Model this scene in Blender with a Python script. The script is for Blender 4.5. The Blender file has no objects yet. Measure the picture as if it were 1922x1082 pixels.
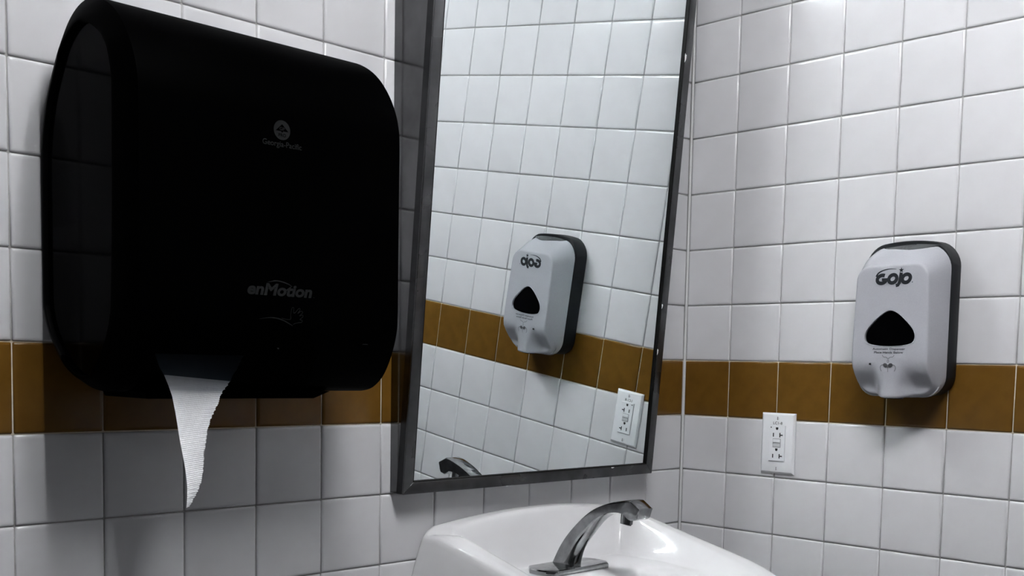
import bpy, bmesh, math, random
from mathutils import Vector, Matrix

random.seed(7)
scene = bpy.context.scene
col = scene.collection
S = 0.1096                      # tile pitch in metres
FLOOR_Z, CEIL_Z = -1.10, 1.44   # z = 0 is the lower edge of the brown tile course

# ------------------------------------------------------------------ camera
cam_data = bpy.data.cameras.new('camera')
cam = bpy.data.objects.new('camera', cam_data)
col.objects.link(cam)
right = Vector((0.7021595, -0.7117464, 0.0197263))
down = Vector((-0.0421906, -0.0692463, -0.9967070))
fwd = Vector((0.7107686, 0.6990151, -0.0786509))
m3 = Matrix((right, -down, -fwd)).transposed()
cam.matrix_world = Matrix.Translation((-1.82459, -1.34465, 0.09319)) @ m3.to_4x4()
cam_data.sensor_fit = 'HORIZONTAL'
cam_data.sensor_width = 36.0
cam_data.lens = 2077.477 / 1922 * 36.0
cam_data.shift_x = (961 - 983.39) / 1922
cam_data.shift_y = (850.68 - 541) / 1922
cam_data.clip_start = 0.02
scene.camera = cam

# ------------------------------------------------------------------ world, exposure
world = bpy.data.worlds.new('world')
scene.world = world
world.use_nodes = True
world.node_tree.nodes['Background'].inputs[0].default_value = (0.05, 0.05, 0.055, 1)
world.node_tree.nodes['Background'].inputs[1].default_value = 1.0
scene.view_settings.view_transform = 'Standard'
scene.view_settings.look = 'None'
scene.view_settings.exposure = 0.0
scene.view_settings.gamma = 1.0
scene.view_settings.use_curve_mapping = False
scene.cycles.sample_clamp_indirect = 0.0     # keep the lamp light thrown back by the mirror
scene.cycles.caustics_reflective = True
scene.cycles.blur_glossy = 0.0
TUBE_STRENGTH = 112.0
TUBE_X, TUBE_Y0, TUBE_Y1, TUBE_Z = -1.21, -1.58, -0.66, 1.37
ROOM_X, ROOM_Y = -3.05, -2.45

# ------------------------------------------------------------------ materials
def mat(name, color, rough=0.5, metal=0.0, ior=1.5, spec=0.5, vary=0.0, noise=0.0, noise_scale=30.0,
        bump=0.0, bump_scale=200.0, emit=0.0, dark=None, rough_vary=0.0):
    m = bpy.data.materials.new(name)
    m.use_nodes = True
    nt = m.node_tree
    b = nt.nodes['Principled BSDF']
    b.inputs['Base Color'].default_value = (*color, 1)
    b.inputs['Roughness'].default_value = rough
    b.inputs['Metallic'].default_value = metal
    b.inputs['IOR'].default_value = ior
    b.inputs['Specular IOR Level'].default_value = spec
    tc = nt.nodes.new('ShaderNodeTexCoord')
    if noise or vary or rough_vary:
        nz = nt.nodes.new('ShaderNodeTexNoise')
        nz.inputs['Scale'].default_value = noise_scale
        nz.inputs['Detail'].default_value = 5
        nt.links.new(tc.outputs['Object'], nz.inputs['Vector'])
        mix = nt.nodes.new('ShaderNodeMixRGB')
        d = dark if dark else tuple(c * (1 - noise) for c in color)
        mix.inputs[1].default_value = (*color, 1)
        mix.inputs[2].default_value = (*d, 1)
        ramp = nt.nodes.new('ShaderNodeMapRange')
        ramp.inputs[1].default_value = 0.35
        ramp.inputs[2].default_value = 0.7
        nt.links.new(nz.outputs['Fac'], ramp.inputs[0])
        nt.links.new(ramp.outputs[0], mix.inputs[0])
        out = mix.outputs[0]
        if rough_vary:
            rr = nt.nodes.new('ShaderNodeMapRange')
            rr.inputs[1].default_value = 0.3
            rr.inputs[2].default_value = 0.75
            rr.inputs[3].default_value = rough
            rr.inputs[4].default_value = rough + rough_vary
            nt.links.new(nz.outputs['Fac'], rr.inputs[0])
            nt.links.new(rr.outputs[0], b.inputs['Roughness'])
        if vary:
            oi = nt.nodes.new('ShaderNodeObjectInfo')
            mr = nt.nodes.new('ShaderNodeMapRange')
            mr.inputs[3].default_value = 1 - vary
            mr.inputs[4].default_value = 1 + vary
            nt.links.new(oi.outputs['Random'], mr.inputs[0])
            mul = nt.nodes.new('ShaderNodeVectorMath')
            mul.operation = 'SCALE'
            nt.links.new(out, mul.inputs[0])
            nt.links.new(mr.outputs[0], mul.inputs['Scale'])
            out = mul.outputs[0]
        nt.links.new(out, b.inputs['Base Color'])
    if bump:
        nb = nt.nodes.new('ShaderNodeTexNoise')
        nb.inputs['Scale'].default_value = bump_scale
        nb.inputs['Detail'].default_value = 3
        bp = nt.nodes.new('ShaderNodeBump')
        bp.inputs['Strength'].default_value = bump
        bp.inputs['Distance'].default_value = 0.001
        nt.links.new(tc.outputs['Object'], nb.inputs['Vector'])
        nt.links.new(nb.outputs['Fac'], bp.inputs['Height'])
        nt.links.new(bp.outputs[0], b.inputs['Normal'])
    if emit:
        b.inputs['Emission Color'].default_value = (*color, 1)
        b.inputs['Emission Strength'].default_value = emit
    return m

M = {}
M['white_tile'] = mat('white_glazed_tile', (0.575, 0.575, 0.59), 0.16, vary=0.02, noise=0.03, noise_scale=14, bump=0.05, bump_scale=60)
M['brown_tile'] = mat('brown_glazed_tile', (0.136, 0.066, 0.011), 0.2, spec=0.25, vary=0.06, noise=0.14, noise_scale=40, bump=0.05, bump_scale=60)
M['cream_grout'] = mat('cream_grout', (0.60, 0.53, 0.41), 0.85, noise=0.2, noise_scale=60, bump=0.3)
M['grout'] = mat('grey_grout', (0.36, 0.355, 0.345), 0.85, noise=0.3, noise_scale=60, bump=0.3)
M['caulk'] = mat('white_caulk', (0.54, 0.54, 0.54), 0.45, noise=0.08, noise_scale=40)
M['paint'] = mat('grey_wall_paint', (0.11, 0.11, 0.115), 0.6, noise=0.05, bump=0.1)
M['ceiling'] = mat('ceiling_paint', (0.24, 0.24, 0.24), 0.9, noise=0.06, bump=0.2)
M['floor'] = mat('grey_floor_tile', (0.07, 0.07, 0.073), 0.4, noise=0.3, noise_scale=25)
M['black_plastic'] = mat('black_moulded_plastic', (0.0002, 0.0002, 0.00025), 0.5, spec=0.004, noise=0.2, noise_scale=300)
M['housing_plastic'] = mat('charcoal_housing_plastic', (0.004, 0.004, 0.0045), 0.45, spec=0.06, noise=0.1)  # black like the cover; colour raised for the light its top catches
M['smoke_panel'] = mat('smoky_gloss_panel', (0.0004, 0.0005, 0.0008), 0.1, spec=0.006, noise=0.1)
M['dark_print'] = mat('grey_print', (0.009, 0.0096, 0.0098), 0.6, spec=0.1, noise=0.1)
M['faint_print'] = mat('faint_grey_print', (0.0055, 0.0058, 0.006), 0.6, spec=0.1, noise=0.1)
M['paper'] = mat('white_paper_towel', (0.80, 0.81, 0.83), 0.9, spec=0.1, noise=0.06, noise_scale=90, bump=0.2, bump_scale=500)
M['steel'] = mat('brushed_steel', (0.115, 0.115, 0.118), 0.24, 1.0, noise=0.45, noise_scale=16, rough_vary=0.12)
M['steel_side'] = mat('stained_steel', (0.15, 0.15, 0.153), 0.07, 1.0, noise=0.4, noise_scale=11, rough_vary=0.12)
M['steel_dark'] = mat('dark_steel_channel', (0.045, 0.045, 0.047), 0.25, 1.0, noise=0.4, noise_scale=20)
M['mirror'] = mat('silvered_glass', (0.80, 0.845, 0.85), 0.0, 1.0)
M['chip'] = mat('white_paint_chip', (0.85, 0.85, 0.85), 0.6, noise=0.05)
M['porcelain'] = mat('white_porcelain', (0.66, 0.66, 0.67), 0.07, noise=0.02, noise_scale=6)
M['chrome'] = mat('worn_chrome', (0.32, 0.325, 0.33), 0.06, 1.0, noise=0.35, noise_scale=60, rough_vary=0.12)
M['rubber'] = mat('black_rubber', (0.004, 0.004, 0.004), 0.5, spec=0.1, noise=0.1)  # shared by the painted frame lip shade and the aerator screen
M['silver_plastic'] = mat('silver_grey_plastic', (0.37, 0.375, 0.405), 0.22, noise=0.05, noise_scale=500)
M['slate_plastic'] = mat('slate_grey_plastic', (0.013, 0.014, 0.016), 0.5, spec=0.15, noise=0.1)
M['slate_gloss'] = mat('slate_gloss_plastic', (0.05, 0.053, 0.057), 0.15, noise=0.1)
M['window_black'] = mat('black_viewing_window', (0.0008, 0.0008, 0.001), 0.12, spec=0.06, noise=0.1)
M['logo_print'] = mat('charcoal_print', (0.014, 0.016, 0.020), 0.5, spec=0.2, noise=0.1)
M['pale_print'] = mat('mid_grey_print', (0.06, 0.062, 0.067), 0.5, noise=0.1)
M['outlet'] = mat('white_outlet_plastic', (0.72, 0.73, 0.75), 0.3, noise=0.02)
M['slot'] = mat('black_slot', (0.004, 0.004, 0.004), 0.6, noise=0.1)
M['button'] = mat('grey_button', (0.50, 0.51, 0.53), 0.35, noise=0.02)
sm = bpy.data.materials.new('smoked_clear_plastic')  # tint of the added sheet that darkens the upper paper
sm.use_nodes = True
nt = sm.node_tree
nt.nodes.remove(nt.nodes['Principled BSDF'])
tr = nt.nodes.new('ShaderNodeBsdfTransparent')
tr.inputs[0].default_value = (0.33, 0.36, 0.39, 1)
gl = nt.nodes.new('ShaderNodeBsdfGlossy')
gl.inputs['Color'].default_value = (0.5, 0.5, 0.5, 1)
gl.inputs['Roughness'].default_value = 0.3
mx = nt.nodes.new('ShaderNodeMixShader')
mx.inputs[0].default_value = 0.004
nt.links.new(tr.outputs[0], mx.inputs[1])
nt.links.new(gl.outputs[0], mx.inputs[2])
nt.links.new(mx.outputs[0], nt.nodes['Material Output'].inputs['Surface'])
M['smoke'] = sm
M['tube'] = mat('fluorescent_tube', (0.97, 0.985, 1.0), 0.4, emit=TUBE_STRENGTH)
M['lamp_body'] = mat('white_enamel', (0.75, 0.75, 0.75), 0.4, noise=0.03)

# ------------------------------------------------------------------ helpers
def root(name, loc, label, cat, group=None):
    o = bpy.data.objects.new(name, None)
    o.empty_display_size = 0.05
    col.objects.link(o)
    o.location = loc
    o['label'] = label
    o['category'] = cat
    if group:
        o['group'] = group
    return o

WORLD_LOC = {}
def wloc(o):
    v = Vector((0, 0, 0))
    while o is not None:
        v += o.location
        o = o.parent
    return v

def smooth_by_angle(me, deg=40):
    bm = bmesh.new()
    bm.from_mesh(me)
    lim = math.radians(deg)
    for f in bm.faces:
        f.smooth = True
    for e in bm.edges:
        e.smooth = not (len(e.link_faces) != 2 or e.calc_face_angle(0) > lim)
    bm.to_mesh(me)
    bm.free()

def mesh(name, verts, faces, material, parent=None, smooth=40, fix=True, bevel=0.0, seg=2, label=None):
    """verts in world coordinates; the object's origin stays at its parent's base"""
    off = wloc(parent) if parent else Vector((0, 0, 0))
    me = bpy.data.meshes.new(name)
    me.from_pydata([tuple(Vector(v) - off) for v in verts], [], faces)
    if fix or bevel:
        bm = bmesh.new()
        bm.from_mesh(me)
        if fix:
            bmesh.ops.recalc_face_normals(bm, faces=bm.faces)
        if bevel:
            es = [e for e in bm.edges if len(e.link_faces) == 2 and e.calc_face_angle(0) > math.radians(35)]
            bmesh.ops.bevel(bm, geom=es, offset=bevel, segments=seg, affect='EDGES', profile=0.5)
        bm.to_mesh(me)
        bm.free()
    me.materials.append(material)
    if smooth:
        smooth_by_angle(me, smooth)
    o = bpy.data.objects.new(name, me)
    col.objects.link(o)
    o.parent = parent
    if label:
        o['label'] = label
    return o

def box_data(x0, x1, y0, y1, z0, z1):
    v = [(x, y, z) for x in (x0, x1) for y in (y0, y1) for z in (z0, z1)]
    f = [(0, 1, 3, 2), (4, 6, 7, 5), (0, 4, 5, 1), (2, 3, 7, 6), (0, 2, 6, 4), (1, 5, 7, 3)]
    return v, f

def box(name, lim, material, parent=None, bevel=0.0, **k):
    v, f = box_data(*lim)
    return mesh(name, v, f, material, parent, bevel=bevel, **k)

def rings(rs, close_start=True, close_end=True):
    n = len(rs[0])
    v = [p for r in rs for p in r]
    f = []
    for a in range(len(rs) - 1):
        for b in range(n):
            c = (b + 1) % n
            f.append((a * n + b, a * n + c, (a + 1) * n + c, (a + 1) * n + b))
    if close_start:
        f.append(tuple(range(n)))
    if close_end:
        f.append(tuple(range((len(rs) - 1) * n, len(rs) * n)))
    return v, f

def cyl_data(p0, p1, r0, r1=None, n=24):
    r1 = r0 if r1 is None else r1
    p0, p1 = Vector(p0), Vector(p1)
    d = (p1 - p0).normalized()
    a = d.orthogonal().normalized()
    b = d.cross(a)
    rs = []
    for p, r in ((p0, r0), (p1, r1)):
        rs.append([p + (a * math.cos(t) + b * math.sin(t)) * r for t in [2 * math.pi * k / n for k in range(n)]])
    return rings(rs)

def cut(o, cutters):
    """boolean difference, applied"""
    for c in cutters:
        md = o.modifiers.new('cut', 'BOOLEAN')
        md.operation = 'DIFFERENCE'
        md.solver = 'EXACT'
        md.object = c
    dg = bpy.context.evaluated_depsgraph_get()
    dg.update()
    me = bpy.data.meshes.new_from_object(o.evaluated_get(dg))
    o.modifiers.clear()
    o.data = me
    for c in cutters:
        bpy.data.objects.remove(c)
    smooth_by_angle(me, 35)

def smoothstep(a, b, x):
    t = max(0.0, min(1.0, (x - a) / (b - a)))
    return t * t * (3 - 2 * t)

def catmull(pts, n, closed=False):
    out = []
    m = len(pts)
    segs = m if closed else m - 1
    for i in range(segs):
        def P(k):
            return Vector(pts[k % m]) if closed else Vector(pts[max(0, min(m - 1, k))])
        p0, p1, p2, p3 = P(i - 1), P(i), P(i + 1), P(i + 2)
        for s in range(n):
            t = s / n
            out.append(0.5 * ((2 * p1) + (p2 - p0) * t + (2 * p0 - 5 * p1 + 4 * p2 - p3) * t * t + (3 * p1 - p0 - 3 * p2 + p3) * t ** 3))
    if not closed:
        out.append(Vector(pts[-1]))
    return out

class Print:
    """flat print in a (u, v) plane, placed on a real face: origin o, unit axes U, V"""
    def __init__(s):
        s.v, s.f, s.n = [], [], 0
    def lift(s):
        s.n += 1
        return s.n * 1.5e-5
    def poly(s, pts):
        k = len(s.v)
        h = s.lift()
        s.v += [(p[0], p[1], h) for p in pts]
        s.f.append(tuple(range(k, k + len(pts))))
    def stroke(s, pts, w0, w1=None, closed=False, taper=False):
        pts = [Vector((p[0], p[1])) for p in pts]
        n = len(pts)
        k = len(s.v)
        h = s.lift()
        for i, p in enumerate(pts):
            if closed:
                t = pts[(i + 1) % n] - pts[(i - 1) % n]
            else:
                t = pts[min(n - 1, i + 1)] - pts[max(0, i - 1)]
            t.normalize()
            nn = Vector((-t.y, t.x))
            a = i / (n - 1)
            w = w0 if w1 is None else w0 + (w1 - w0) * a
            if taper:
                w *= max(0.06, math.sin(math.pi * min(1, a * 0.93 + 0.035)))
            s.v += [(*(p + nn * w / 2), h), (*(p - nn * w / 2), h)]
        for i in range(n if closed else n - 1):
            j = (i + 1) % n
            s.f.append((k + 2 * i, k + 2 * i + 1, k + 2 * j + 1, k + 2 * j))
    def text(s, txt, x0, x1, yb, h, shear=0.0, bold=0.0):
        cu = bpy.data.curves.new('txt', 'FONT')
        cu.body = txt
        cu.offset = bold
        cu.resolution_u = 4
        to = bpy.data.objects.new('txt', cu)
        col.objects.link(to)
        dg = bpy.context.evaluated_depsgraph_get()
        dg.update()
        me = bpy.data.meshes.new_from_object(to.evaluated_get(dg))
        bpy.data.objects.remove(to)
        vs = [v.co.copy() for v in me.vertices]
        xa, xb = min(v.x for v in vs), max(v.x for v in vs)
        k = len(s.v)
        lift = s.lift()
        sc = (x1 - x0) / (xb - xa)
        for v in vs:
            y = v.y / 0.69 * h
            s.v.append((x0 + (v.x - xa) * sc + shear * y, yb + y, lift))
        s.f += [tuple(k + i for i in p.vertices) for p in me.polygons]
        bpy.data.meshes.remove(me)
    def build(s, name, material, parent, o, U, V, label=None, thick=0.0):
        o, U, V = Vector(o), Vector(U), Vector(V)
        NN = U.cross(V)
        vs = [o + U * p[0] + V * p[1] + NN * p[2] for p in s.v]
        ob = mesh(name, vs, s.f, material, parent, smooth=0, fix=False, label=label)
        N = U.cross(V)
        for p in ob.data.polygons:
            if p.normal.dot(N) < 0:
                p.flip()
        return ob

def arc(cx, cy, rx, ry, a0, a1, n=24):
    return [(cx + rx * math.cos(math.radians(a0 + (a1 - a0) * i / n)), cy + ry * math.sin(math.radians(a0 + (a1 - a0) * i / n))) for i in range(n + 1)]

def structure(o):
    o['kind'] = 'structure'
    return o

# ------------------------------------------------------------------ room shell
GR = 0.0032    # depth of the joints behind the tile faces
structure(box('floor', (ROOM_X, 0.03, ROOM_Y, 0.03, FLOOR_Z - 0.05, FLOOR_Z), M['floor'], smooth=0))
structure(box('ceiling', (ROOM_X, 0.03, ROOM_Y, 0.03, CEIL_Z, CEIL_Z + 0.05), M['ceiling'], smooth=0))
structure(box('wall_back', (ROOM_X, 0.03, ROOM_Y - 0.05, ROOM_Y, FLOOR_Z, CEIL_Z), M['paint'], smooth=0))
structure(box('wall_side', (ROOM_X - 0.05, ROOM_X, ROOM_Y, 0.03, FLOOR_Z, CEIL_Z), M['paint'], smooth=0))
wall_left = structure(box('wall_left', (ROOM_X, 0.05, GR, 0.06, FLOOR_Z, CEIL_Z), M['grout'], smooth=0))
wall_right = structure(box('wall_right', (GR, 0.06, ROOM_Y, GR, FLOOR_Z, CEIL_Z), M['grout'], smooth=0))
for o, t in ((wall_left, 'white tiled wall with one brown course behind the mirror'), (wall_right, 'white tiled wall with one brown course behind the soap dispenser')):
    o['label'] = t

def tile_data(w, h):
    """cushion-edged tile lying in (u, v), face up at n = 0, centred; joint half-width included"""
    prof = [(0.0008, -0.0060), (0.0008, -0.0028), (0.0011, -0.0018), (0.0019, -0.0009), (0.0033, -0.0003), (0.0052, 0.0)]
    rs = []
    for ins, n in prof:
        a, b = w / 2 - ins, h / 2 - ins
        r = 0.0012
        ring = []
        for sx, sy in ((1, 1), (-1, 1), (-1, -1), (1, -1)):
            if sx * sy > 0:
                ring += [(sx * a, sy * (b - r), n), (sx * (a - r), sy * b, n)]
            else:
                ring += [(sx * (a - r), sy * b, n), (sx * a, sy * (b - r), n)]
        rs.append(ring)
    return rings(rs, close_start=False)

def tile_mesh(name, w, h, U, V, N, material):
    v, f = tile_data(w, h)
    me = bpy.data.meshes.new(name)
    me.from_pydata([tuple(U * p[0] + V * p[1] + N * p[2]) for p in v], [], f)
    me.materials.append(material)
    bm = bmesh.new()
    bm.from_mesh(me)
    bmesh.ops.recalc_face_normals(bm, faces=bm.faces)
    if max(bm.faces, key=lambda q: q.calc_area()).normal.dot(N) < 0:
        bmesh.ops.reverse_faces(bm, faces=bm.faces)
    bm.to_mesh(me)
    bm.free()
    smooth_by_angle(me, 50)
    return me

def tile_wall(wall, U, N, u_lines, shown):
    """u_lines: positions of the joints along U (ascending); shown(iu, j) -> own object"""
    V = Vector((0, 0, 1))
    cache = {}
    rest = {'white_tile': ([], []), 'brown_tile': ([], [])}
    for iu in range(len(u_lines) - 1):
        w = u_lines[iu + 1] - u_lines[iu]
        uc = (u_lines[iu + 1] + u_lines[iu]) / 2
        for j in range(-11, 15):
            z0, z1 = max(j * S, FLOOR_Z), min((j + 1) * S, CEIL_Z)
            if z1 - z0 < 0.015:
                continue
            mk = 'brown_tile' if j == 0 else 'white_tile'
            c = U * uc + V * ((z0 + z1) / 2)
            c = c + N * random.uniform(-0.00025, 0.00025)
            if shown(iu, j):
                key = (round(w, 4), round(z1 - z0, 4), mk)
                if key not in cache:
                    cache[key] = tile_mesh(mk, w, z1 - z0, U, V, N, M[mk])
                o = bpy.data.objects.new('tile', cache[key])
                o.location = c
                o.rotation_euler = (Vector((random.gauss(0, 0.0022), random.gauss(0, 0.0022), random.gauss(0, 0.0012))))
                o.parent = wall
                col.objects.link(o)
            else:
                v, f = tile_data(w, z1 - z0)
                vs, fs = rest[mk]
                k = len(vs)
                vs += [c + U * p[0] + V * p[1] + N * p[2] for p in v]
                fs += [tuple(k + q for q in ff) for ff in f]
    for mk, (vs, fs) in rest.items():
        if not fs:
            continue
        o = mesh('tile_field', vs, fs, M[mk], wall, smooth=50)
        o['kind'] = 'stuff'

CORNER_I = 12.0204
lines = [(i - CORNER_I) * S for i in range(-16, 13)]
lines = [x for x in lines if x > ROOM_X + 0.02]
lines = [ROOM_X] + lines
tile_wall(wall_left, Vector((1, 0, 0)), Vector((0, -1, 0)), lines,
          lambda iu, j: -1.25 * 1.15 < (lines[iu] + lines[iu + 1]) / 2 and -4 <= j <= 8)
KC = 0.9702
ylines = [0.0015] + [(k + KC) * S for k in range(0, 22)]
ylines = [y for y in ylines if y < -ROOM_Y - 0.02] + [-ROOM_Y]
# U runs away from the corner along -y
tile_wall(wall_right, Vector((0, -1, 0)), Vector((-1, 0, 0)), ylines, lambda iu, j: iu <= 10 and -4 <= j <= 8)
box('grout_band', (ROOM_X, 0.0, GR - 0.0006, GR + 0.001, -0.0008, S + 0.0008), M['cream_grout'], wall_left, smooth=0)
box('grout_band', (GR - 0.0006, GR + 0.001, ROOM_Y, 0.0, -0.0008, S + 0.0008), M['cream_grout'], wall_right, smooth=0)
bead = [(0.0, -0.0032), (-0.0008, -0.0016), (-0.0016, -0.0008), (-0.0032, 0.0), (0.002, 0.002)]
v, f = rings([[(x, y, z) for x, y in bead] for z in (FLOOR_Z, CEIL_Z)])
mesh('caulk_bead', v, f, M['caulk'], wall_right)

# ------------------------------------------------------------------ ceiling light: two bare fluorescent tubes
lamp = root('ceiling_light', (TUBE_X, (TUBE_Y0 + TUBE_Y1) / 2, CEIL_Z), 'white ceiling batten with two bare fluorescent tubes', 'light')
box('housing', (TUBE_X - 0.055, TUBE_X + 0.055, TUBE_Y0 - 0.03, TUBE_Y1 + 0.03, CEIL_Z - 0.05, CEIL_Z), M['lamp_body'], lamp, bevel=0.004)
for sx in (-1, 1):
    x = TUBE_X + sx * 0.075
    for y in (TUBE_Y0 - 0.012, TUBE_Y1 + 0.012):
        box('lamp_holder', (x - 0.018, x + 0.018, y - 0.011, y + 0.011, TUBE_Z - 0.022, CEIL_Z - 0.002), M['lamp_body'], lamp, bevel=0.003)
    v, f = cyl_data((x, TUBE_Y0, TUBE_Z), (x, TUBE_Y1, TUBE_Z), 0.019, n=20)
    mesh('tube', v, f, M['tube'], lamp)

# ------------------------------------------------------------------ tilted steel-framed mirror
NM = Vector((-0.0056, -0.99657, -0.0825)).normalized()
DM = 0.04211
MX = Vector((1, 0, 0)); MX = (MX - NM * MX.dot(NM)).normalized()
MV = NM.cross(MX)
MV = MV if MV.z > 0 else -MV
def mpt(x, z, off):
    """point of the mirror plane (shifted by off along its normal) at given world x, z"""
    d = DM + off
    y = (d - NM.x * x - NM.z * z) / NM.y
    return Vector((x, y, z))
MXL, MXR, MZB, MZT = -0.7535, -0.1440, -0.1080, 1.0800
mirror = root('wall_mirror', (-0.449, 0, MZB), 'tall wall mirror tilted forward in a dark steel frame', 'mirror')
def slab(name, quad, o0, o1, material, parent, bevel=0.0):
    vs = [mpt(x, z, o0) for x, z in quad] + [mpt(x, z, o1) for x, z in quad]
    fs = [(0, 1, 2, 3), (7, 6, 5, 4), (0, 4, 5, 1), (1, 5, 6, 2), (2, 6, 7, 3), (3, 7, 4, 0)]
    return mesh(name, vs, fs, material, parent, bevel=bevel, seg=2)
RW = 0.0185
MXC, MZC = (MXL + MXR) / 2, (MZB + MZT) / 2
slab('mirror_glass', [(MXL + 0.006, MZB + 0.006), (MXR - 0.006, MZB + 0.006), (MXR - 0.006, MZT - 0.006), (MXL + 0.006, MZT - 0.006)], -0.004, 0.0, M['mirror'], mirror)
xl, xr, zb, zt = MXL + RW, MXR - RW, MZB + RW, MZT - RW
FO, FB = 0.0045, -0.0125
for quad in ([(MXL, MZB), (xl, zb), (xl, zt), (MXL, MZT)], [(MXR, MZB), (xr, zb), (xr, zt), (MXR, MZT)],
             [(MXL, MZB), (MXR, MZB), (xr, zb), (xl, zb)], [(MXL, MZT), (MXR, MZT), (xr, zt), (xl, zt)]):
    slab('frame_rail', quad, 0.0015, FO, M['steel'], mirror, bevel=0.0008)
    slab('frame_channel', [(MXC + (x - MXC) * 0.9985, MZC + (z - MZC) * 0.999) for x, z in quad], FB, 0.0014, M['steel_dark'], mirror)
for quad in ([(xl, zb), (xl + 0.0014, zb), (xl + 0.0014, zt), (xl, zt)], [(xr - 0.0014, zb), (xr, zb), (xr, zt), (xr - 0.0014, zt)],
             [(xl, zb), (xr, zb), (xr, zb + 0.0014), (xl, zb + 0.0014)], [(xl, zt - 0.0014), (xr, zt - 0.0014), (xr, zt), (xl, zt)]):
    slab('gasket', quad, -0.002, FO - 0.0004, M['rubber'], mirror)  # black strips painting the shade on the frame's inner lip
def wedge(name, x0, x1, z0, z1):
    vs, q = [], []
    for x in (x0, x1):
        for z in (z0, z1):
            b = mpt(x, z, FB + 0.0005)
            vs += [(x, -0.0006, z), tuple(b)]
    fs = [(0, 1, 3, 2), (4, 6, 7, 5), (0, 4, 5, 1), (2, 3, 7, 6), (0, 2, 6, 4), (1, 5, 7, 3)]
    return mesh(name, vs, fs, M['steel_side'], mirror)
wedge('side_panel', MXL + 0.0012, MXL + 0.0028, MZB + 0.001, MZT - 0.001)
wedge('side_panel', MXR - 0.0028, MXR - 0.0012, MZB + 0.001, MZT - 0.001)
wedge('top_panel', MXL + 0.003, MXR - 0.003, MZT - 0.0028, MZT - 0.0012)
wedge('bottom_panel', MXL + 0.003, MXR - 0.003, MZB + 0.0012, MZB + 0.0028)
for x, z, w, h in ((-0.1615, 0.6560, 0.0022, 0.0075), (-0.1608, 0.2090, 0.0014, 0.0045), (-0.1615, 0.1240, 0.0014, 0.0055), (-0.262, MZB + 0.0170, 0.0045, 0.0011)):
    c = mpt(x, z, FO)
    ring0, ring1 = [], []
    for k in range(9):
        a = 2 * math.pi * k / 9
        r = 1 + 0.35 * math.sin(k * 2.3)
        p = c + MX * math.cos(a) * w * r + MV * math.sin(a) * h * r
        ring0.append(p - NM * 0.0002)
        ring1.append(c + (p - c) * 0.8 + NM * 0.0006)
    v, f = rings([ring0, ring1])
    mesh('paint_chip', v, f, M['chip'], mirror, label='white paint speck')

# ------------------------------------------------------------------ paper towel dispenser
outer = [(-.2215, .150), (-.2215, .205), (-.2215, .260), (-.2215, .315), (-.2215, .370), (-.219, .392), (-.212, .4125), (-.199, .435), (-.179, .458), (-.154, .476), (-.125, .488),
         (-.098, .491), (-.072, .486), (-.048, .473), (-.027, .452), (-.011, .424), (-.003, .39), (-.0015, .35), (-.0015, .26), (-.0015, .17), (-.004, .140),
         (-.016, .118), (-.033, .098), (-.058, .076), (-.088, .062), (-.12, .056), (-.15, .056), (-.170, .0605), (-.188, .072), (-.200, .086), (-.211, .106), (-.219, .129)]
inner = [(-.184, .150), (-.187, .205), (-.189, .255), (-.190, .315), (-.1905, .375), (-.1895, .394), (-.185, .410), (-.178, .4265), (-.165, .441), (-.147, .4535), (-.128, .462),
         (-.108, .4665), (-.085, .461), (-.0605, .447), (-.041, .424), (-.0195, .391), (-.006, .352), (-.0015, .315), (-.0015, .25), (-.0015, .165), (-.005, .145),
         (-.0165, .123), (-.033, .105), (-.058, .0845), (-.088, .071), (-.11, .068), (-.13, .072), (-.145, .084), (-.157, .096), (-.168, .109), (-.176, .123), (-.181, .136)]
XO0, XO1, XI0, XI1 = -1.2687, -.919, -1.282, -.906
towel_dispenser = root('paper_towel_dispenser', (-1.094, 0, 0.05), 'large black paper towel dispenser with rounded top and bottom', 'dispenser')
oc = catmull([(0, y, z) for y, z in outer], 4, True)
ic = catmull([(0, y, z) for y, z in inner], 4, True)
cen = Vector((0, -.1, .27))
def loop(c, x, k=1.0):
    return [Vector((x, cen.y + (p.y - cen.y) * k, cen.z + (p.z - cen.z) * k)) for p in c]
def inset(c, x, d):
    out = []
    n = len(c)
    for i in range(n):
        t = (c[(i + 1) % n] - c[i - 1]).normalized()
        nn = Vector((0, -t.z, t.y))
        if nn.dot(cen - Vector((0, c[i].y, c[i].z))) < 0:
            nn = -nn
        out.append(Vector((x, c[i].y + nn.y * d, c[i].z + nn.z * d)))
    return out
def mixl(a, b, t):
    return [p.lerp(q, t) for p, q in zip(a, b)]
LO, LI = loop(oc, XO0), loop(ic, XI0)
RO, RI = loop(oc, XO1), loop(ic, XI1)
rs = [inset(ic, XI0 + 0.012, 0.005), inset(ic, XI0 + 0.001, 0.0042), inset(ic, XI0, 0.003), mixl(LI, LO, 0.02), mixl(LI, LO, 0.94), LO,
      [p + Vector((0.002, 0, 0)) for p in inset(oc, XO0, -0.0004)], [p - Vector((0.002, 0, 0)) for p in inset(oc, XO1, -0.0004)],
      RO, mixl(RI, RO, 0.94), mixl(RI, RO, 0.02), inset(ic, XI1, 0.003), inset(ic, XI1 - 0.001, 0.0042), inset(ic, XI1 - 0.012, 0.005)]
v, f = rings(rs)
body = mesh('cover', v, f, M['black_plastic'], towel_dispenser, smooth=28)
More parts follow.
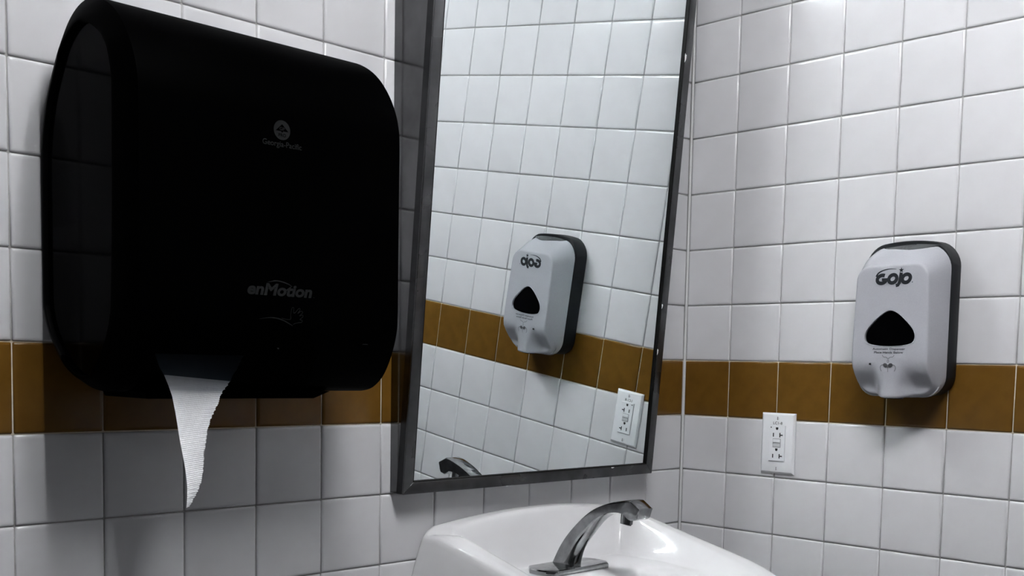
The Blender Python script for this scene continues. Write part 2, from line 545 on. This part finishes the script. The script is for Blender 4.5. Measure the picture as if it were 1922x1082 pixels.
# the mouth in the lower front where the paper comes out
mouth = box('mouth_cutter', (-1.252, -1.035, -0.30, -0.150, 0.020, 0.0985), M['black_plastic'])
back_cut = box('back_cutter', (-1.40, -0.80, -0.0500, 0.05, 0.0, 0.6), M['housing_plastic'])
cut(body, [mouth, back_cut])
housing = mesh('back_housing', v, f, M['housing_plastic'], towel_dispenser, smooth=28)
front_cut = box('front_cutter', (-1.40, -0.80, -0.40, -0.0512, 0.0, 0.6), M['housing_plastic'])
cut(housing, [front_cut])
for x, s in ((XI0, 1), (XI1, -1)):
    p = inset(ic, x + s * 0.0060, 0.0046)
    q = inset(ic, x + s * 0.0085, 0.0046)
    v2, f2 = rings([q, p])
    mesh('side_panel', v2, f2, M['smoke_panel'], towel_dispenser, label='glossy recessed end panel')
# lip under the mouth
lipz = [(-1.238, .0555), (-1.234, .0475), (-1.010, .0465), (-.985, .0555)]
vs = [(x, y, z) for y in (-.168, -.060) for x, z in lipz]
mesh('bottom_lip', vs, [(0, 1, 2, 3), (7, 6, 5, 4), (0, 4, 5, 1), (1, 5, 6, 2), (2, 6, 7, 3), (3, 7, 4, 0)], M['black_plastic'], towel_dispenser, bevel=0.001)
# added see-through sheet over the upper mouth, put in to darken the paper top
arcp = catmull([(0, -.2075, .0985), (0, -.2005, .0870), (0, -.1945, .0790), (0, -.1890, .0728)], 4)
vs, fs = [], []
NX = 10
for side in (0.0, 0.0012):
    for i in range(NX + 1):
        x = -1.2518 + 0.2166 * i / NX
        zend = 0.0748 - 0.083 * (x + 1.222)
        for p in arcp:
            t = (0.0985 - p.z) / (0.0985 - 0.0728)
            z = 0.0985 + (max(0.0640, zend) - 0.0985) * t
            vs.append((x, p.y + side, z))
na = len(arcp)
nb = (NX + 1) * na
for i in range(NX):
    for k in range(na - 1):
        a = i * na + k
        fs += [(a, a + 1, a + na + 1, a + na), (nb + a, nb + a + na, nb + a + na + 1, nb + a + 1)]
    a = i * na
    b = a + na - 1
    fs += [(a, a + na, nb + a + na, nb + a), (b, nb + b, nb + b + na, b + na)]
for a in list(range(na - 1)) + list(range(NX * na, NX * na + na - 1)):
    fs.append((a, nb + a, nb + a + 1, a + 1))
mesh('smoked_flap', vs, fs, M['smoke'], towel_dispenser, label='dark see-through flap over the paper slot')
FY = -0.2224
lp = Print()
# round maker's badge: disc with a triangle and lettering knocked out, then the lettering
c0 = (-1.0938, 0.3598)
lp.poly([(c0[0] + 0.0112 * math.cos(a), c0[1] + 0.0112 * math.sin(a)) for a in [2 * math.pi * k / 40 for k in range(40)]])
lp.text('Georgia-Pacific', -1.1198, -1.0668, 0.3408, 0.0062, bold=0.012)
lp.build('maker_logo', M['dark_print'], towel_dispenser, (0, FY, 0), (1, 0, 0), (0, 0, 1), label='grey printed badge and name')
lp = Print()
lp.poly([(c0[0] - 0.0085, c0[1] - 0.0012), (c0[0] + 0.0085, c0[1] - 0.0012), (c0[0], c0[1] + 0.0068)])
lp.poly([(c0[0] - 0.0015, c0[1] - 0.0012), (c0[0], c0[1] - 0.003), (c0[0] + 0.0015, c0[1] - 0.0012)])
lp.text('PRO', c0[0] - 0.0048, c0[0] + 0.0052, c0[1] - 0.0075, 0.0036, bold=0.01)
lp.build('badge_triangle', M['black_plastic'], towel_dispenser, (0, FY - 0.0002, 0), (1, 0, 0), (0, 0, 1))
lp = Print()
lp.text('GP', c0[0] - 0.0036, c0[0] + 0.0036, c0[1] - 0.0002, 0.0034, bold=0.015)
lp.build('badge_letters', M['dark_print'], towel_dispenser, (0, FY - 0.0004, 0), (1, 0, 0), (0, 0, 1))
lp = Print()
lp.text('enMotion', -1.1405, -1.0525, 0.1695, 0.0128, shear=0.27, bold=0.04)
lp.stroke(catmull([(-1.113, .1838, 0), (-1.100, .1862, 0), (-1.086, .1838, 0), (-1.079, .1805, 0)], 8), 0.0014, taper=True)
lp.poly([(-1.0485 + 0.0007 * math.cos(a * 0.8), 0.1695 + 0.0007 * math.sin(a * 0.8)) for a in range(8)])
lp.build('model_logo', M['dark_print'], towel_dispenser, (0, FY, 0), (1, 0, 0), (0, 0, 1), label='grey slanted lettering')
lp = Print()
lp.stroke(catmull([(-1.124, .1410, 0), (-1.108, .1432, 0), (-1.094, .1415, 0), (-1.083, .1370, 0), (-1.078, .1345, 0)], 8), 0.0016, taper=True)
lp.stroke(catmull([(-1.094, .1432, 0), (-1.086, .1420, 0), (-1.0815, .1425, 0), (-1.0812, .1480, 0), (-1.0795, .1555, 0), (-1.0770, .1560, 0), (-1.0772, .1500, 0),
                   (-1.0745, .1510, 0), (-1.0700, .1555, 0), (-1.0680, .1545, 0), (-1.0715, .1495, 0), (-1.0670, .1525, 0), (-1.0645, .1510, 0), (-1.0690, .1468, 0),
                   (-1.0648, .1480, 0), (-1.0640, .1462, 0), (-1.0685, .1425, 0), (-1.0655, .1420, 0), (-1.0660, .1395, 0), (-1.0720, .1385, 0), (-1.078, .1365, 0)], 5), 0.0007)
lp.build('hand_emblem', M['faint_print'], towel_dispenser, (0, FY, 0), (1, 0, 0), (0, 0, 1), label='faint outlined arm and hand')
v2, f2 = cyl_data((-1.092, -.2095, .1074), (-1.092, -.2126, .1080), 0.0014, n=12)
mesh('sensor_dot', v2, f2, M['faint_print'], towel_dispenser)
for x, y, z, w in ((-.9669, -.2154, .1159, .008), (-.973, -.1862, .0712, .006), (-.983, -.1875, .0722, .004)):
    box('latch_mark', (x - w / 2, x + w / 2, y - 0.0012, y + 0.002, z - 0.0005, z + 0.0005), M['faint_print'], towel_dispenser)

# ------------------------------------------------------------------ torn paper towel hanging from the mouth
PDX = 0.0045
PL = [(-1.2335, .1015), (-1.2301, .0939), (-1.2263, .0833), (-1.2206, .0738), (-1.2156, .0619), (-1.2117, .0505), (-1.2086, .0324), (-1.2067, .0173), (-1.2048, -.001), (-1.2023, -.0163), (-1.1997, -.0347), (-1.1985, -.0532), (-1.1990, -.0672), (-1.2, -.0776)]
PR = [(-1.1200, .1015), (-1.1225, .0984), (-1.1296, .0845), (-1.1374, .0719), (-1.143, .0632), (-1.15, .0551), (-1.1562, .0396), (-1.1638, .0255), (-1.1687, .0126), (-1.1708, -.0022), (-1.1735, -.0144), (-1.1742, -.0256), (-1.1763, -.044), (-1.1818, -.0586), (-1.1899, -.0722), (-1.1965, -.0798)]
def at_z(P, z):
    for (x0, z0), (x1, z1) in zip(P, P[1:]):
        if z1 <= z <= z0:
            return x0 + (x1 - x0) * (z0 - z) / (z0 - z1)
    return P[-1][0] if z < P[-1][1] else P[0][0]
towel = root('paper_towel', (-1.19, -0.1765, -0.078), 'torn strip of white ribbed paper towel hanging from the black dispenser', 'paper towel')
rows, cols_n = 330, 14
ztop, zbot = 0.1010, -0.0775
vs, fs = [], []
for side in (0, 1):
    for r in range(rows + 1):
        z = ztop + (zbot - ztop) * r / rows
        xa, xb = at_z(PL, z) + PDX, at_z(PR, z) + PDX
        xb += 0.0006 * math.sin(z * 900 + 3 * math.sin(z * 210)) + 0.0003 * math.sin(z * 2600)
        for k in range(cols_n + 1):
            t = k / cols_n
            x = xa + (xb - xa) * t
            y = -0.1765 + 0.0035 * math.sin(t * 2.4 + z * 16) * (1 - 0.3 * t) - 0.004 * smoothstep(0.06, -0.07, z)
            zr = z + 0.05 * (x + 1.18)
            y += 0.00018 * math.sin(2 * math.pi * (z - 0.10 * (x + 1.18)) / 0.0023)
            vs.append((x, y + (0.00025 if side else 0.0), z - 0.0 * zr))
W = cols_n + 1
NB = (rows + 1) * W
for r in range(rows):
    for k in range(cols_n):
        a = r * W + k
        fs.append((a, a + 1, a + W + 1, a + W))
        fs.append((NB + a, NB + a + W, NB + a + W + 1, NB + a + 1))
    a = r * W
    fs.append((a, a + W, NB + a + W, NB + a))
    a = r * W + cols_n
    fs.append((a, NB + a, NB + a + W, a + W))
for k in range(cols_n):
    fs.append((k, NB + k, NB + k + 1, k + 1))
    a = rows * W + k
    fs.append((a, a + 1, NB + a + 1, NB + a))
mesh('sheet', vs, fs, M['paper'], towel, smooth=60)

# ------------------------------------------------------------------ wash basin
BX, BY = -0.445, -0.200
basin = root('wash_basin', (BX, 0, -0.36), 'white porcelain wall-hung wash basin with raised arched back', 'sink')
def basin_outline():
    hw = 0.2470
    pts = []
    for k in range(25):
        pts.append((hw * 0.93 * k / 24, -0.0040))
    for k in range(1, 7):
        a = math.pi / 2 * k / 6
        pts.append((hw * 0.93 + hw * 0.07 * math.sin(a), -0.0040 - hw * 0.07 * (1 - math.cos(a))))
    for k in range(1, 18):
        pts.append((hw + 0.004 * k / 17, -0.0185 - 0.262 * k / 17))
    for k in range(1, 25):
        a = math.pi / 2 * k / 24
        pts.append(((hw + 0.004) * math.cos(a) ** 0.85, -0.2805 - 0.19 * math.sin(a)))
    mir = [(-x, y) for x, y in reversed(pts[1:-1])]
    return pts + mir
OUT = basin_outline()
def crest(dx, y):
    zb = -0.150 - 0.30 * min(abs(dx), 0.25) ** 2 - 0.010 * smoothstep(0.215, 0.25, abs(dx))
    zs = max(-0.272, -0.1705 - 0.235 * max(0, abs(y) - 0.03))
    w = smoothstep(0.01, 0.07, abs(y))
    return zb * (1 - w) + zs * w
def floor_z(dx, y):
    q = math.hypot(dx / 0.20, (y + 0.315) / 0.15)
    return -0.2455 - 0.13 * smoothstep(1.0, 0.25, q) - 0.012 * smoothstep(-0.16, -0.30, y)
rs = []
for s, extra in ((0.55, -0.40), (0.90, -0.385), (1.04, -0.345), (1.085, -0.30)):
    rs.append([(BX + x * s, min(-0.0040, BY + (y - BY) * s), extra) for x, y in OUT])
for s, dz in ((1.083, -0.072), (1.056, -0.045), (1.036, -0.026), (1.022, -0.0135), (1.012, -0.0065)):
    rs.append([(BX + x * s, min(-0.0040, BY + (y - BY) * s), crest(x, y) + dz) for x, y in OUT])
for s in (1.0, 0.985, 0.96, 0.93, 0.90, 0.875, 0.86, 0.845, 0.83, 0.81, 0.79, 0.77, 0.75, 0.73, 0.71, 0.69, 0.66, 0.62, 0.57, 0.50, 0.42, 0.34, 0.26, 0.18, 0.10, 0.03):
    b = smoothstep(0.885, 0.685, s)
    ring = []
    for x, y in OUT:
        px, py = x * s, BY + (y - BY) * s
        zc = crest(x, y) - 0.0022 * smoothstep(0.96, 1.0, s) - 0.0008 * smoothstep(0.96, 0.90, s)
        ring.append((BX + px, py, zc * (1 - b) + floor_z(px, py) * b))
    rs.append(ring)
v, f = rings(rs)
mesh('bowl', v, f, M['porcelain'], basin, smooth=100)
v, f = rings([[(BX + r * math.cos(a), -0.315 + r * math.sin(a), z) for a in [2 * math.pi * k / 24 for k in range(24)]] for r, z in ((0.024, -0.392), (0.024, -0.3845), (0.021, -0.383), (0.014, -0.386), (0.012, -0.392))])
mesh('drain', v, f, M['chrome'], basin)

# ------------------------------------------------------------------ sensor faucet
FX = -0.456
faucet = root('faucet', (FX, -0.118, -0.2455), 'chrome single-spout faucet standing on the white wash basin', 'faucet')
def plate_loop(k, z, cx=FX - 0.009, cy=-0.1185):
    w, h, tip = 0.0785 * k, 0.0335 * k, 0.018
    base = [(w - tip * 0.9, -h), (w - 0.003, -h * 0.55), (w, 0), (w - 0.003, h * 0.55), (w - tip * 0.9, h),
            (-w + tip * 0.9, h), (-w + 0.003, h * 0.55), (-w, 0), (-w + 0.003, -h * 0.55), (-w + tip * 0.9, -h)]
    out = []
    for i in range(len(base)):
        p0, p1 = base[i], base[(i + 1) % len(base)]
        for s in range(3):
            out.append((cx + p0[0] + (p1[0] - p0[0]) * s / 3, cy + p0[1] + (p1[1] - p0[1]) * s / 3, z))
    return out
v, f = rings([plate_loop(0.99, -0.2453), plate_loop(1.0, -0.2448), plate_loop(1.0, -0.2385), plate_loop(0.985, -0.2365), plate_loop(0.95, -0.2358)])
mesh('base_plate', v, f, M['chrome'], faucet, smooth=30)
O = [(-.086, -.240), (-.0885, -.232), (-.105, -.202), (-.128, -.174), (-.163, -.1435), (-.199, -.1265), (-.234, -.1175), (-.2505, -.1160)]
I = [(-.118, -.240), (-.1185, -.232), (-.1260, -.2095), (-.1413, -.1858), (-.1661, -.1625), (-.1922, -.1453), (-.2205, -.1375), (-.2390, -.1385)]
Oc = catmull([(0, y, z) for y, z in O], 5)
Ic = catmull([(0, y, z) for y, z in I], 5)
rs = []
n = len(Oc)
for i, (a, b) in enumerate(zip(Oc, Ic)):
    t = i / (n - 1)
    hw = 0.0180 - 0.0035 * smoothstep(0, 0.5, t) + 0.0035 * smoothstep(0.55, 0.95, t)
    d = (b - a)
    u = d.normalized()
    bulge = 0.0105 * (1 - smoothstep(0.45, 0.85, t)) + 0.001
    sec = [(-0.78, 0.0, 0), (0.78, 0.0, 0), (0.98, 0.06, 0), (1.0, 0.2, 0), (1.0, 0.85, 0), (1.0, 1.0, 0), (0.93, 1.0, 0.30), (0.80, 1.0, 0.60), (0.62, 1.0, 0.84), (0.35, 1.0, 0.97), (0, 1.0, 1.0)]
    full = sec + [(-x, k, g) for x, k, g in reversed(sec[2:-1])]
    rs.append([(FX + hw * x, (a + d * k + u * bulge * g).y, (a + d * k + u * bulge * g).z) for x, k, g in full])
hw = 0.0180
def head_ring(a, b, hw):
    a, b = Vector((0, *a)), Vector((0, *b))
    d = b - a
    sec = [(-0.82, 0.0), (0.82, 0.0), (0.98, 0.06), (1.0, 0.2), (1.0, 0.85), (0.97, 0.96), (0.9, 1.0), (0.80, 1.0), (0.62, 1.0), (0.35, 1.0), (0, 1.0)]
    full = sec + [(-x, k) for x, k in reversed(sec[2:-1])]
    return [(FX + hw * x, (a + d * k).y, (a + d * k).z) for x, k in full]
rs.append(head_ring((-.2530, -.1163), (-.2450, -.1450), 0.0182))
rs.append(head_ring((-.2615, -.1218), (-.2500, -.1475), 0.0182))
rs.append(head_ring((-.2705, -.1278), (-.2610, -.1465), 0.0178))
rs.append(head_ring((-.2700, -.1300), (-.2660, -.1440), 0.0160))
v, f = rings(rs)
mesh('spout', v, f, M['chrome'], faucet, smooth=32)
v, f = cyl_data((FX, -.2340, -.1360), (FX - 0.001, -.2325, -.1560), 0.0105, 0.0100, 20)
mesh('aerator', v, f, M['chrome'], faucet)
v, f = cyl_data((FX, -.2325, -.1545), (FX - 0.001, -.2324, -.1572), 0.0085, 0.0075, 20)
mesh('aerator_screen', v, f, M['rubber'], faucet)

# ------------------------------------------------------------------ soap dispenser
YC = -0.4820
soap = root('soap_dispenser', (0, YC, 0.052), 'silver-grey automatic soap dispenser with dark back on the white tiled wall', 'dispenser')
def rrect(x, a, zb, zt, r, arch=0.0, n=8):
    """rounded rectangle at depth x; arch lifts the middle of the top edge"""
    pts = []
    def corner(cy, cz, a0):
        for k in range(n + 1):
            t = math.radians(a0 + 90 * k / n)
            pts.append([cy + r * math.cos(t), cz + r * math.sin(t)])
    corner(a - r, zt - r, 0)
    for k in range(1, 12):
        pts.append([(a - r) * (1 - 2 * k / 12), zt])
    corner(-a + r, zt - r, 90)
    for k in range(1, 14):
        pts.append([-a, zt - r - (zt - zb - 2 * r) * k / 14])
    corner(-a + r, zb + r, 180)
    for k in range(1, 12):
        pts.append([-(a - r) * (1 - 2 * k / 12), zb])
    corner(a - r, zb + r, 270)
    for k in range(1, 14):
        pts.append([a, zb + r + (zt - zb - 2 * r) * k / 14])
    out = []
    for y, z in pts:
        if z > zt - 0.06:
            z += arch * (1 - (y / a) ** 2) * smoothstep(zt - 0.06, zt, z)
        out.append(Vector((x, YC - y, z)))
    return out
SE = -0.0375
v, f = rings([rrect(-0.0008, 0.0755, 0.057, 0.305, 0.034, 0.010), rrect(-0.0030, 0.0765, 0.056, 0.306, 0.035, 0.010),
              rrect(SE + 0.002, 0.0765, 0.056, 0.3045, 0.034, 0.010), rrect(SE, 0.0750, 0.058, 0.3025, 0.034, 0.010)])
mesh('back_plate', v, f, M['slate_plastic'], soap)
cov = [rrect(SE - 0.0006, 0.0745, 0.0565, 0.2960, 0.034, 0.0095), rrect(SE - 0.0012, 0.0762, 0.0545, 0.2980, 0.034, 0.0095), rrect(-0.0430, 0.0758, 0.0532, 0.2962, 0.033, 0.0085),
       rrect(-0.0560, 0.0736, 0.0522, 0.2915, 0.031, 0.006), rrect(-0.0700, 0.0709, 0.0514, 0.2832, 0.029, 0.0035), rrect(-0.0835, 0.0680, 0.0510, 0.2750, 0.027, 0.001),
       rrect(-0.0885, 0.0668, 0.0514, 0.2722, 0.026, 0.0), rrect(-0.0902, 0.0661, 0.0522, 0.2710, 0.0255, 0.0), rrect(-0.0911, 0.0648, 0.0535, 0.2695, 0.0245, 0.0), rrect(-0.0915, 0.0625, 0.0560, 0.2668, 0.0228, 0.0)]
inn = cov[-1]
mid = Vector((-0.0915, YC, 0.16))
for k in (0.93, 0.86, 0.79, 0.71, 0.62, 0.52, 0.40, 0.26, 0.10):
    cov.append([Vector((-0.0915, mid.y + (p.y - mid.y) * k, mid.z + (p.z - mid.z) * k)) for p in inn])
def shape_cover(p):
    q = p.copy()
    dy = (q.y - YC)
    depth = smoothstep(-0.045, -0.085, q.x)
    low = smoothstep(0.112, 0.060, q.z)
    noz = math.exp(-(dy / 0.026) ** 4)
    q.y = YC + dy * (1 - 0.055 * depth * smoothstep(0.13, 0.27, p.z))
    q.x += depth * low * (0.030 * (1 - noz) + 0.004 * noz)
    q.z += 0.006 * (1 - noz) * low * smoothstep(0.085, 0.055, p.z) * depth
    return q
cov = [[shape_cover(p) for p in r] for r in cov]
v, f = rings(cov)
cover = mesh('front_cover', v, f, M['silver_plastic'], soap, smooth=45)
def tri_loop(x, k, z_c=0.163, dz=0.0):
    # rounded triangle viewing window
    half = [(0.0090, 0.1932), (0.0180, 0.1872), (0.0260, 0.1800), (0.0340, 0.1718), (0.0402, 0.1640), (0.0434, 0.1555), (0.0425, 0.1470), (0.0370, 0.1415), (0.0200, 0.1380)]
    tri = [(0.0, 0.1958)] + half + [(0.0, 0.1370)] + [(-y, z) for y, z in reversed(half)]
    c = catmull([(y, z, 0) for y, z in tri], 5, True)
    return [Vector((x, YC - p.x * k, z_c + (p.y - z_c) * k)) for p in c]
v, f = rings([tri_loop(-0.20, 1.0), tri_loop(-0.0855, 1.0)])
cutter = mesh('window_cutter', v, f, M['silver_plastic'])
cut(cover, [cutter])
v, f = rings([tri_loop(-0.0860, 0.997), tri_loop(-0.0885, 0.985)])
mesh('viewing_window', v, f, M['window_black'], soap, label='glossy black rounded triangular window')
v, f = rings([tri_loop(-0.0900, 1.0), tri_loop(-0.0922, 1.005), tri_loop(-0.0924, 1.03), tri_loop(-0.0912, 1.055)], False, False)
mesh('window_rim', v, f, M['silver_plastic'], soap)
# dark lens set into the sloping top of the cover
LW, LN = 0.0480, 24
low0, low1, hi0, hi1 = [], [], [], []
up = Vector((-0.5, 0, 0.87)).normalized()
for k in range(LN + 1):
    y = -LW + 2 * LW * k / LN
    bow = max(0.0, 1 - (y / LW) ** 2)
    zs = 0.2980 + 0.0095 * (1 - (y / 0.076) ** 2)
    d = 0.0175 * bow
    pa = Vector((SE - 0.0010, YC - y - 0.005, zs))
    pb = Vector((SE - 0.0012 - d, YC - y - 0.005, zs - 0.47 * d - 0.0032 * bow))
    hi0.append(pa - up * 0.003)
    hi1.append(pa + up * 0.0010)
    low0.append(pb - up * 0.003)
    low1.append(pb + up * 0.0010)
v, f = rings([[hi0[k], hi1[k], low1[k], low0[k]] for k in range(LN + 1)])
mesh('top_latch', v, f, M['slate_gloss'], soap, label='dark lens-shaped latch in the top')
# printed logo and instructions on the flat front (viewed from -x: right is -y)
PO, PU, PV = (-0.0919, YC, 0), (0, -1, 0), (0, 0, 1)
lp = Print()
def sh(pts, k=0.16, z0=0.243):
    return [(x + k * (z - z0), z) for x, z in pts]
w = 0.0060
LG = 0.0035
lp.stroke(sh(arc(-0.0215 + LG, 0.2475, 0.0082, 0.0066, 62, 360, 26)), w)
lp.stroke(sh([(-0.0235 + LG + 0.002, 0.2468), (-0.0110 + LG, 0.2468)]), 0.0046)
lp.stroke(sh(arc(-0.0025 + LG, 0.2475, 0.0068, 0.0066, 0, 345, 30)), w, closed=True)
lp.stroke(sh([(0.0104 + LG, 0.2570), (0.0104 + LG, 0.2470), (0.0102 + LG, 0.2405), (0.0085 + LG, 0.2370), (0.0050 + LG, 0.2364)]), 0.0056)
lp.stroke(sh(arc(0.0215 + LG - 0.0006, 0.2475, 0.0068, 0.0066, 0, 345, 30)), w, closed=True)
lp.stroke(catmull([(-0.0310 + LG, .2520, 0), (-0.0270 + LG, .2580, 0), (-0.0180 + LG, .2622, 0), (-0.0070 + LG, .2640, 0), (0.004 + LG, .2632, 0)], 7), 0.0032, 0.0004)
star = []
for k in range(10):
    a = math.pi / 2 + k * math.pi / 5
    r = 0.0048 if k % 2 == 0 else 0.0019
    star.append((0.0125 + LG + r * math.cos(a), 0.2612 + r * math.sin(a)))
lp.poly(star)
lp.poly([(0.0322 + LG + 0.0009 * math.cos(a * .8), 0.2412 + 0.0009 * math.sin(a * .8)) for a in range(8)])
lp.build('brand_logo', M['logo_print'], soap, PO, PU, PV, label='charcoal brand lettering with a star')
lp = Print()
lp.text('Automatic Dispenser', -0.0285, 0.0285, 0.1310, 0.0034, bold=0.012)
lp.text('Place Hands Below', -0.0255, 0.0255, 0.1252, 0.0034, bold=0.012)
lp.build('instruction_print', M['logo_print'], soap, PO, PU, PV, label='two lines of small printed instructions')
lp = Print()
def on_lower(p):
    return p
lp.stroke(catmull([(-0.0105, .1225, 0), (-0.0080, .1195, 0), (-0.0035, .1190, 0), (0.0, .1165, 0), (0.0035, .1190, 0), (0.0080, .1195, 0), (0.0105, .1225, 0)], 5), 0.0007)
lp.stroke(arc(0, 0.1125, 0.0015, 0.0022, 90, 450, 12), 0.0006)
for s in (-1, 1):
    lp.poly([(s * x, z) for x, z in [(0.0004, .1062), (0.003, .1088), (0.0065, .1090), (0.0088, .1068), (0.0075, .1035), (0.0040, .1020), (0.0010, .1030)]])
    lp.stroke(catmull([(s * 0.0075, .1062, 0), (s * 0.0110, .1058, 0), (s * 0.0132, .1030, 0), (s * 0.0130, .0990, 0), (s * 0.0112, .0958, 0)], 5), 0.0008)
lp.stroke([(0, .1060), (0, .0945)], 0.0007)
ob = lp.build('hands_emblem', M['pale_print'], soap, PO, PU, PV, label='printed pair of cupped hands under a drop')
for vv in ob.data.vertices:
    wp = vv.co + wloc(soap)
    low = smoothstep(0.112, 0.060, wp.z)
    noz = math.exp(-((wp.y - YC) / 0.026) ** 4)
    vv.co.x += low * (0.030 * (1 - noz) + 0.004 * noz) - 0.0006
box('indicator_light', (-0.0925, -0.0855, YC + 0.0322 - 0.0014, YC + 0.0322 + 0.0014, 0.1058, 0.1090), M['slot'], soap)
# nozzle underneath
v, f = cyl_data((-0.066, YC, 0.062), (-0.066, YC, 0.0500), 0.017, 0.015, 20)
mesh('nozzle', v, f, M['slate_plastic'], soap)

# ------------------------------------------------------------------ wall outlet
OY, OZ = -0.2248, -0.0437
outlet = root('wall_outlet', (0, OY, OZ - 0.057), 'white wall outlet with test buttons below the brown tile course', 'outlet')
def rect(a, b, x, cz=0.0, cy=0.0):
    return [(x, OY + cy + a * s, OZ + cz + b * t) for s, t in ((1, 1), (-1, 1), (-1, -1), (1, -1))]
v, f = rings([rect(.0358, .0572, -.0003), rect(.0358, .0572, -.0022), rect(.0352, .0566, -.0032), rect(.0325, .0539, -.0056), rect(.0318, .0532, -.0059)])
mesh('cover_plate', v, f, M['outlet'], outlet, smooth=25)
v, f = rings([rect(.0168, .0334, -.0050), rect(.0168, .0334, -.0074), rect(.0162, .0328, -.0080)])
mesh('receptacle', v, f, M['outlet'], outlet, smooth=25)
v, f = rings([rect(.0173, .0339, -.0056), rect(.0173, .0339, -.00605)])
mesh('receptacle_gap', v, f, M['button'], outlet, smooth=0)
XF = -0.0080
def flat_box(name, u, vv, a, b, x0, x1, m, bev=0.0):
    return box(name, (min(x0, x1), max(x0, x1), OY - u - a, OY - u + a, OZ + vv - b, OZ + vv + b), m, outlet, bevel=bev)
for base in (0.0, -0.0398):
    pts = [(0.0026 * math.cos(a), 0.0026 * math.sin(a)) for a in [math.pi + math.pi * k / 8 for k in range(9)]] + [(0.0026, 0.0024), (-0.0026, 0.0024)]
    r = [[(x, OY - p[0], OZ + 0.0280 + base + p[1]) for p in pts] for x in (XF + 0.001, XF - 0.0002)]
    v, f = rings(r)
    mesh('ground_slot', v, f, M['slot'], outlet, smooth=0)
    flat_box('slot', -0.0074, 0.0160 + base, 0.0011, 0.0036, XF + 0.001, XF - 0.0002, M['slot'])
    flat_box('slot', 0.0066, 0.0160 + base, 0.0011, 0.0043, XF + 0.001, XF - 0.0002, M['slot'])
    flat_box('slot', 0.0096, 0.0160 + base, 0.0030, 0.0011, XF + 0.001, XF - 0.00025, M['slot'])
for vv, m in ((0.0050, M['outlet']), (-0.0035, M['button'])):
    flat_box('button_gap', 0, vv, 0.0084, 0.0039, XF + 0.001, XF - 0.0001, M['pale_print'])
    flat_box('test_button', 0, vv, 0.0078, 0.0033, XF + 0.001, XF - 0.0010, m, 0.0005)
v, f = cyl_data((XF + 0.001, OY + 0.0126, OZ + 0.0300), (XF - 0.0003, OY + 0.0126, OZ + 0.0300), 0.0012, n=12)
mesh('indicator_light', v, f, M['slot'], outlet)
for vv in (0.0474, -0.0476):
    v, f = rings([[(x, OY + r * math.cos(a), OZ + vv + r * math.sin(a)) for a in [2 * math.pi * k / 16 for k in range(16)]] for x, r in ((-0.0050, 0.0034), (-0.0064, 0.0032), (-0.0070, 0.0020))])
    sc = mesh('screw', v, f, M['outlet'], outlet)
    box('screw_slot', (-0.0074, -0.0066, OY - 0.0004, OY + 0.0004, OZ + vv - 0.0030, OZ + vv + 0.0030), M['slot'], sc)
lp = Print()
lp.text('LC1-8', -0.0098, 0.0098, 0.0358, 0.0050, bold=0.01)
lp.build('circuit_number', M['slot'], outlet, (-0.0061, OY, OZ), (0, -1, 0), (0, 0, 1), label='black circuit number')
